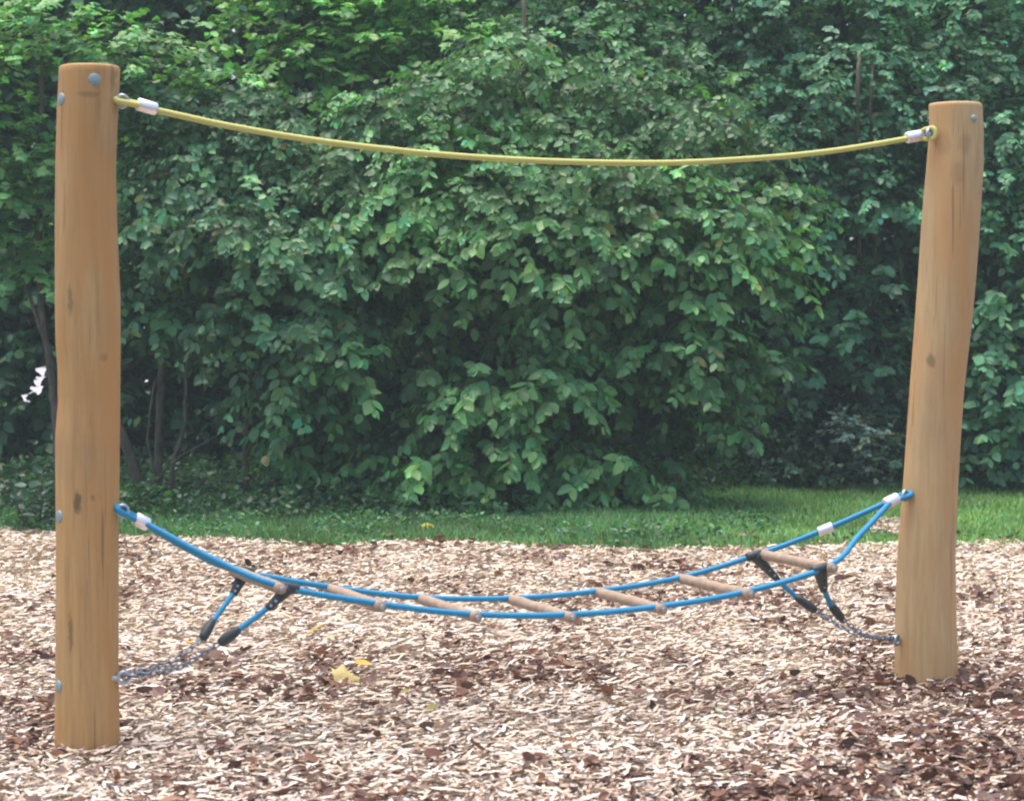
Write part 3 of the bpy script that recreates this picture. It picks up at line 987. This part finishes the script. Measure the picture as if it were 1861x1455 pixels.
def make_post(name, label, rows, Y, mat, seed):
    base = at((rows[-1][1] + rows[-1][2]) / 2, rows[-1][0], Y)
    root = empty(name, (base[0], Y, 0))
    tag(root, label, 'post', 'posts of the rope bridge')
    zs, cx, rr = [], [], []
    for (y, xl, xr) in rows:
        p = at((xl + xr) / 2, y, Y)
        zs.append(p[2]); cx.append(p[0]); rr.append((xr - xl) / 2 * Y / F)
    zs, cx, rr = np.array(zs)[::-1], np.array(cx)[::-1], np.array(rr)[::-1]
    top = zs[-1]
    Z = np.concatenate([np.arange(-.12, top - .008, .02), [top - .007, top - .002, top]])
    n = 40
    th = np.linspace(0, 2 * math.pi, n, endpoint=False)
    V = []
    for z in Z:
        r = np.interp(z, zs, rr)
        if z > top - .006: r -= .003 if z < top - .001 else .008
        w_ = 1 + .065 * (noise2(np.cos(th) * 1.3 + seed, np.sin(th) * 1.3 + z * 2.2) - .5) * 2
        w_ = 1 + (w_ - 1) * np.abs(np.sin(th)) ** .5
        V.append(np.stack([np.interp(z, zs, cx) + r * w_ * np.cos(th), Y + r * w_ * np.sin(th), np.full(n, z)], 1))
    V.append(np.array([[np.interp(top, zs, cx), Y, top - .002]]))
    V = np.concatenate(V)
    Fc = []
    for i in range(len(Z) - 1):
        for k in range(n):
            q = (k + 1) % n
            Fc.append((i * n + k, i * n + q, (i + 1) * n + q, (i + 1) * n + k))
    for k in range(n):
        Fc.append(((len(Z) - 1) * n + k, (len(Z) - 1) * n + (k + 1) % n, len(V) - 1))
    mb = MB(); mb.add(V, Fc)
    o = mb.build('log', mat, root)
    def surf(z, ang):
        w1 = 1 + .065 * (noise2(np.cos(ang) * 1.3 + seed, np.sin(ang) * 1.3 + z * 2.2) - .5) * 2
        return np.interp(z, zs, rr) * (1 + (w1 - 1) * abs(math.sin(ang)) ** .5)
    surf.centre = lambda z: np.interp(z, zs, cx)
    return root, surf


def knots_at(rows, Y, L):
    base = at((rows[-1][1] + rows[-1][2]) / 2, rows[-1][0], Y)
    out = []
    for (px, py, wx, wz, amt) in L:
        p = at(px, py, Y - .09)
        out.append((p[0] - base[0], p[2], wx / F * Y, wz / F * Y, amt))
    return out


ML = wood_post_mat('left_post_wood', knots_at(LP_ROWS, YL, [(141, 912, 10, 24, .8), (128, 545, 7, 32, .5), (128, 1150, 5, 42, .6), (160, 172, 26, 6, .35), (168, 905, 5, 8, .4), (187, 650, 8, 10, .35), (200, 140, 5, 30, .35)]),
                   (.32, .183, .072), (.45, .272, .108), (.52, .35, .16))
MR = wood_post_mat('right_post_wood', knots_at(RP_ROWS, YR, [(1692, 655, 9, 14, .55), (1778, 285, 5, 40, .2), (1716, 262, 14, 26, .22), (1752, 262, 15, 22, .2), (1740, 315, 16, 24, .2)]),
                   (.40, .255, .12), (.50, .335, .16), (.56, .40, .21))
left_post, sl = make_post('wooden_post', 'taller round wooden post standing on the left, nearer the viewer', LP_ROWS, YL, ML, 3.0)
right_post, sr = make_post('wooden_post', 'shorter looking wooden post leaning right, standing on the right', RP_ROWS, YR, MR, 11.0)


def cap(root, surf, Y, px, py, r, h=.005, sink=.001):
    """domed bolt cover on the log, seen at this pixel of the log's face"""
    p = at(px, py, Y)
    cx = surf.centre(p[2])
    R = surf(p[2], -1.3)
    dx = np.clip((p[0] - cx) / R, -.97, .97)
    R = float(surf(p[2], -math.acos(dx)))
    nrmv = np.array([dx, -math.sqrt(1 - dx * dx), 0])
    c = np.array([cx, Y, p[2]]) + nrmv * (R - sink)
    mb = MB(); mb.dome(c, nrmv, r, h)
    mb.build('bolt_cap', M_cap, root)


cap(left_post, sl, YL, 182, 150, .0195)
cap(left_post, sl, YL, 114, 184, .021)
cap(left_post, sl, YL, 113, 935, .021)
cap(left_post, sl, YL, 112, 1241, .021)
cap(right_post, sr, YR, 1761, 219, .014, .009)


def eyebolt(root, p, inward, r=.0175):
    """ring in a vertical plane with its shank running into the log"""
    mb = MB()
    inward = nrm(np.asarray(inward, float))
    th = np.linspace(0, 2 * math.pi, 22, endpoint=False)
    pts = [p + r * (np.cos(a) * inward + np.sin(a) * np.array([0, 0, 1.0])) for a in th]
    mb.tube(pts, .0062, 10, closed=True)
    mb.rod(p + inward * r, p + inward * (r + .09), .0075)
    return mb.build('eye_bolt', M_steel, root)


def eye_pos(px, py, Y):
    return at(px, py, Y)


bdir = nrm(np.array([at(1650, 900, YR)[0] - at(220, 925, YL)[0], YR - YL, 0.0]))
e_y1 = at(222, 184, YL - .02); e_y2 = at(1689, 243, YR - .06)
e_b1 = at(222, 928, YL - .02); e_b2 = at(1645, 900, YR - .07)
e_c1 = at(224, 1231, YL - .02); e_c2 = at(1630, 1163, YR - .06)
for p in (e_y1, e_b1, e_c1):
    eyebolt(left_post, p, -bdir)
for p in (e_y2, e_b2, e_c2):
    eyebolt(right_post, p, nrm(bdir + np.array([0, .9, 0])))


# ------------------------------------------------------------------ rope pieces
def loop(e, f, width=.019, r=.0095, mat=None, parent=None, side=None):
    """rope turned back through the eye e and pressed together at the ferrule f"""
    e, f = np.asarray(e), np.asarray(f)
    d = nrm(f - e)
    up = nrm(np.array([0, 0, 1.0]) - d * d[2])
    if side is not None:
        up = nrm(side - d * (side @ d))
    L = np.linalg.norm(f - e)
    pts = []
    for a in np.linspace(0, math.pi, 11):
        pts.append(e - d * .012 - d * math.sin(a) * width * .9 * 0 + up * math.cos(a) * width - d * math.sin(a) * .012)
    pts = [f + up * .006] + [e + d * L * .45 + up * width * .9] + pts + [e + d * L * .45 - up * width * .9] + [f - up * .006]
    mb = MB(); p = smooth_path(pts, .006)
    mb.tube(p, r, 12, braid=.05, lay=.02)
    o = mb.build('rope_loop', mat, parent)
    mb = MB()                                    # thimble lining the inside of the loop
    th = np.linspace(-.3, math.pi + .3, 14)
    mb.tube([e + d * .006 + up * math.cos(a) * width * .55 - d * math.sin(a) * .011 for a in th], .0035, 8)
    mb.build('thimble', M_steel, parent)
    return o


def ferrule(a, b, r, parent):
    mb = MB(); mb.rod(a, b, r, 20, .25)
    mb.build('ferrule', M_alu, parent)


def rope(name, pts, r, mat, parent):
    mb = MB()
    p = smooth_path(pts, .0065)
    mb.tube(p, r, 16, braid=.11, lay=.030)
    return mb.build(name, mat, parent)


def span_Y(px):            # depth of the bridge's middle line at this picture column
    a, c = at(222, 900, YL), at(1645, 900, YR - .06)
    u0, u1 = a[0] / a[1], c[0] / c[1]
    u = (px - 930.5) / F
    # intersection of the line of sight with the line a-c in plan
    dx, dy = c[0] - a[0], c[1] - a[1]
    s = (u * a[1] - a[0]) / (dx - u * dy)
    return a[1] + s * dy


# yellow hand rope
yr = empty('hand_rope', tuple(e_y1))
tag(yr, 'sagging yellow braided hand rope strung between the two post tops', 'rope')
Ypx = [(285, 201), (340, 213), (400, 226), (500, 244), (600, 259), (700, 271), (800, 281), (900, 288), (1000, 293), (1130, 296), (1250, 295), (1400, 286), (1500, 276), (1580, 264), (1660, 250)]
pp = [at(x, y, span_Y(x)) for x, y in Ypx]
rope('rope', pp, .0100, M_yellow, yr)
f1a, f1b = at(249, 189, span_Y(249)), at(285, 199, span_Y(285))
f2a, f2b = at(1647, 251, span_Y(1647)), at(1677, 245, span_Y(1677))
ferrule(f1a, f1b, .0200, yr); ferrule(f2a, f2b, .0200, yr)
loop(e_y1, f1a + (f1b - f1a) * .2, .012, .0095, M_yellow, yr, side=np.array([0, 1, .25]))
loop(e_y2, f2b - (f2b - f2a) * .2, .019, .0085, M_yellow, yr)

# blue ladder bridge
br = empty('rope_bridge', tuple(e_b1))
tag(br, 'low blue rope ladder bridge with seven wooden rungs hanging between the posts', 'rope bridge')
perp = np.array([-bdir[1], bdir[0], 0.0])       # away from the viewer
RUNG_C = [(466, 1049), (643, 1081), (812, 1100), (980, 1101), (1141, 1087), (1296, 1061), (1444, 1016)]
near, far = [], []
HALF = .255
for (px, py) in RUNG_C:
    c = at(px, py, span_Y(px))
    near.append(c - perp * (HALF - .035)); far.append(c + perp * (HALF - .035))
    a, b2 = c - perp * HALF, c + perp * HALF
    print('rung', [int(q) for q in np.concatenate(project(np.array([a, b2])))])
    mb = MB()
    s_ = np.linspace(0, 1, 14)
    pts = a + np.array([0, 0, -.006]) + (b2 - a) * s_[:, None] + np.array([0, 0, 1.0]) * (rng.normal(0, .0008, 14))[:, None]
    rad = .0185 * (1 + .03 * np.sin(s_ * 9 + px)); rad[0] = rad[-1] = .016
    mb.tube(pts, rad, 18)
    rg = mb.build('rung', M_rung, br)
    for e, s in ((a, -1), (b2, 1)):
        mb = MB(); mb.rod(e + np.array([0, 0, -.006]) + perp * s * .001, e + np.array([0, 0, -.006]) + perp * s * .006, .0075, 12)
        mb.build('screw', M_steel, rg)
e1 = e_b1 + bdir * .02
fb1a, fb1b = at(245, 941, span_Y(245)), at(270, 954, span_Y(270))
fb2a, fb2b = at(1608, 916, span_Y(1608)), at(1632, 904, span_Y(1632))
fwdL = nrm(fb1b - fb1a)
def off(p, d): return p + d
j1, j2 = fb1b - fwdL * .02, fb2a + nrm(fb2b - fb2a) * .02
rope('side_rope', [j1 - perp * .008] + [near[0] * .5 + j1 * .5 - perp * .01 + np.array([0, 0, -.012])] + near + [near[-1] * .5 + j2 * .5 + np.array([0, 0, -.006])] + [j2 - perp * .008], .0098, M_blue, br)
rope('side_rope', [j1 + perp * .008] + [far[0] * .5 + j1 * .5 + perp * .01 + np.array([0, 0, -.012])] + far + [far[-1] * .5 + j2 * .5 + np.array([0, 0, -.006])] + [j2 + perp * .008], .0098, M_blue, br)
ferrule(fb1a, fb1b, .0215, br); ferrule(fb2a, fb2b, .0215, br)
# splice ferrule half way up the far rope on the right
m0 = far[-1] * .5 + j2 * .5 + np.array([0, 0, -.006])
dd = nrm(j2 - far[-1])
ferrule(m0 - dd * .028, m0 + dd * .028, .018, br)
loop(e_b1, fb1a + fwdL * .012, .012, .0098, M_blue, br, side=np.array([0, 1, .25]))
loop(e_b2, fb2b - nrm(fb2b - fb2a) * .012, .011, .0098, M_blue, br, side=np.array([0, 1, .5]))


def tether(p_clamp, rail_dir, p1, p2, p3, eye):
    """black clamp under the side rope, blue rope, black sleeve, chain to the eye bolt in the post"""
    mb = MB()
    mb.rod(p_clamp - rail_dir * .032, p_clamp + rail_dir * .032, .0165, 14, .3)
    q = [p_clamp, p_clamp * .75 + p1 * .25, p_clamp * .4 + p1 * .6, p1]
    mb.tube(smooth_path(q, .008), np.interp(np.linspace(0, 1, len(smooth_path(q, .008))), [0, .3, .6, 1], [.026, .023, .019, .014]), 14, flat=.8)
    cl = mb.build('clamp', M_black, br)
    dn = nrm(p1 - p_clamp)
    sb = MB()
    for k in (.62, .84):
        c = p_clamp * (1 - k) + p1 * k
        vd = nrm(np.array([0, 0, EYE]) - c)
        vd = nrm(np.array([0.15, -1, .1]))
        sb.rod(c + vd * .012, c + vd * .021, .0045, 10)
    sb.build('rivet', M_steel, cl)
    rope('tether_rope', [p1 - dn * .01, p1 * .5 + p2 * .5, p2 + dn * .01], .0088, M_blue, br)
    mb = MB()
    d2 = nrm(p3 - p2)
    mb.tube([p2 - d2 * .004, p2, p2 * .8 + p3 * .2, p2 * .5 + p3 * .5, p2 * .15 + p3 * .85, p3, p3 + d2 * .004], [.009, .0125, .0155, .0165, .016, .0135, .008], 14)
    mb.build('sleeve', M_black, br)
    # chain
    mid = p3 * .5 + eye * .5 + np.array([0, 0, -.028])
    path = smooth_path([p3 + d2 * .004, p3 * .72 + eye * .28 + np.array([0, 0, -.022]), mid, eye], .0205)
    mb = MB()
    for i in range(len(path) - 1):
        a, c2 = path[i], path[i + 1]
        ax = nrm(c2 - a)
        ref = np.array([0, 0, 1.0]) if i % 2 == 0 else nrm(np.cross(ax, [0, 0, 1.0]))
        ref = nrm(ref - ax * (ref @ ax))
        ref = nrm(ref + np.cross(ax, ref) * .45)
        ctr, hl, hw = (a + c2) / 2, .0095, .0068
        pts = []
        for th in np.linspace(-math.pi / 2, math.pi / 2, 6):
            pts.append(ctr + ax * (hl - .002 + hw * math.cos(th)) + ref * hw * math.sin(th))
        for th in np.linspace(math.pi / 2, 3 * math.pi / 2, 6):
            pts.append(ctr - ax * (hl - .002) + ax * hw * math.cos(th) + ref * hw * math.sin(th))
        mb.tube(pts, .0027, 7, closed=True)
    mb.build('chain', M_chain, br)


def on(px, py, s):       # point of the near (-1) or far (+1) side plane of the bridge
    Y0 = span_Y(px) + s * (HALF - .035) * perp[1]
    # the side plane is parallel to the middle plane, shifted along perp
    a = at(222, 900, YL) + perp * s * (HALF - .035)
    u = (px - 930.5) / F
    k = (u * a[1] - a[0]) / (bdir[0] - u * bdir[1])
    return at(px, py, a[1] + k * bdir[1])


def conv(px, py, s, eye, k):   # between the side plane and the eye
    p = on(px, py, s)
    Y = p[1] * (1 - k) + eye[1] * k
    return at(px, py, Y)


tether(near[0] + nrm(near[1] - near[0]) * .035, nrm(near[1] - near[0]), conv(486, 1106, -1, e_c1, .1), conv(434, 1143, -1, e_c1, .3), conv(400, 1168, -1, e_c1, .4), e_c1)
tether(far[0] + nrm(far[1] - far[0]) * .03, nrm(far[1] - far[0]), conv(424, 1080, 1, e_c1, .1), conv(386, 1128, 1, e_c1, .25), conv(368, 1160, 1, e_c1, .35), e_c1 + np.array([0, 0, .006]))
tether(far[-1] - nrm(far[-1] - far[-2]) * .035, nrm(far[-1] - far[-2]), conv(1412, 1052, 1, e_c2, .1), conv(1448, 1085, 1, e_c2, .25), conv(1482, 1109, 1, e_c2, .4), e_c2)
tether(near[-1] - nrm(near[-1] - near[-2]) * .035, nrm(near[-1] - near[-2]), conv(1497, 1072, -1, e_c2, .1), conv(1511, 1100, -1, e_c2, .25), conv(1529, 1123, -1, e_c2, .4), e_c2 + np.array([0, 0, .006]))


# ------------------------------------------------------------------ thin haze volume, added to lift the dark tones
hm = bpy.data.materials.new('haze_air')
hm.use_nodes = True
ht = hm.node_tree
ht.nodes.clear()
pv = ht.nodes.new('ShaderNodeVolumePrincipled')
pv.inputs['Color'].default_value = (.78, .92, .95, 1)
pv.inputs['Density'].default_value = .0024
pv.inputs['Anisotropy'].default_value = .0
ht.links.new(pv.outputs[0], ht.nodes.new('ShaderNodeOutputMaterial').inputs['Volume'])
X0, X1, Y0, Y1, Z0, Z1 = -420, 420, -80, 920, -2.0, 9.0
mb = MB()
mb.add([(x, y, z) for z in (Z0, Z1) for x, y in ((X0, Y0), (X1, Y0), (X1, Y1), (X0, Y1))], [(3, 2, 1, 0), (4, 5, 6, 7), (0, 1, 5, 4), (1, 2, 6, 5), (2, 3, 7, 6), (3, 0, 4, 7)])
tag(mb.build('haze', hm, smooth=False), kind='stuff')
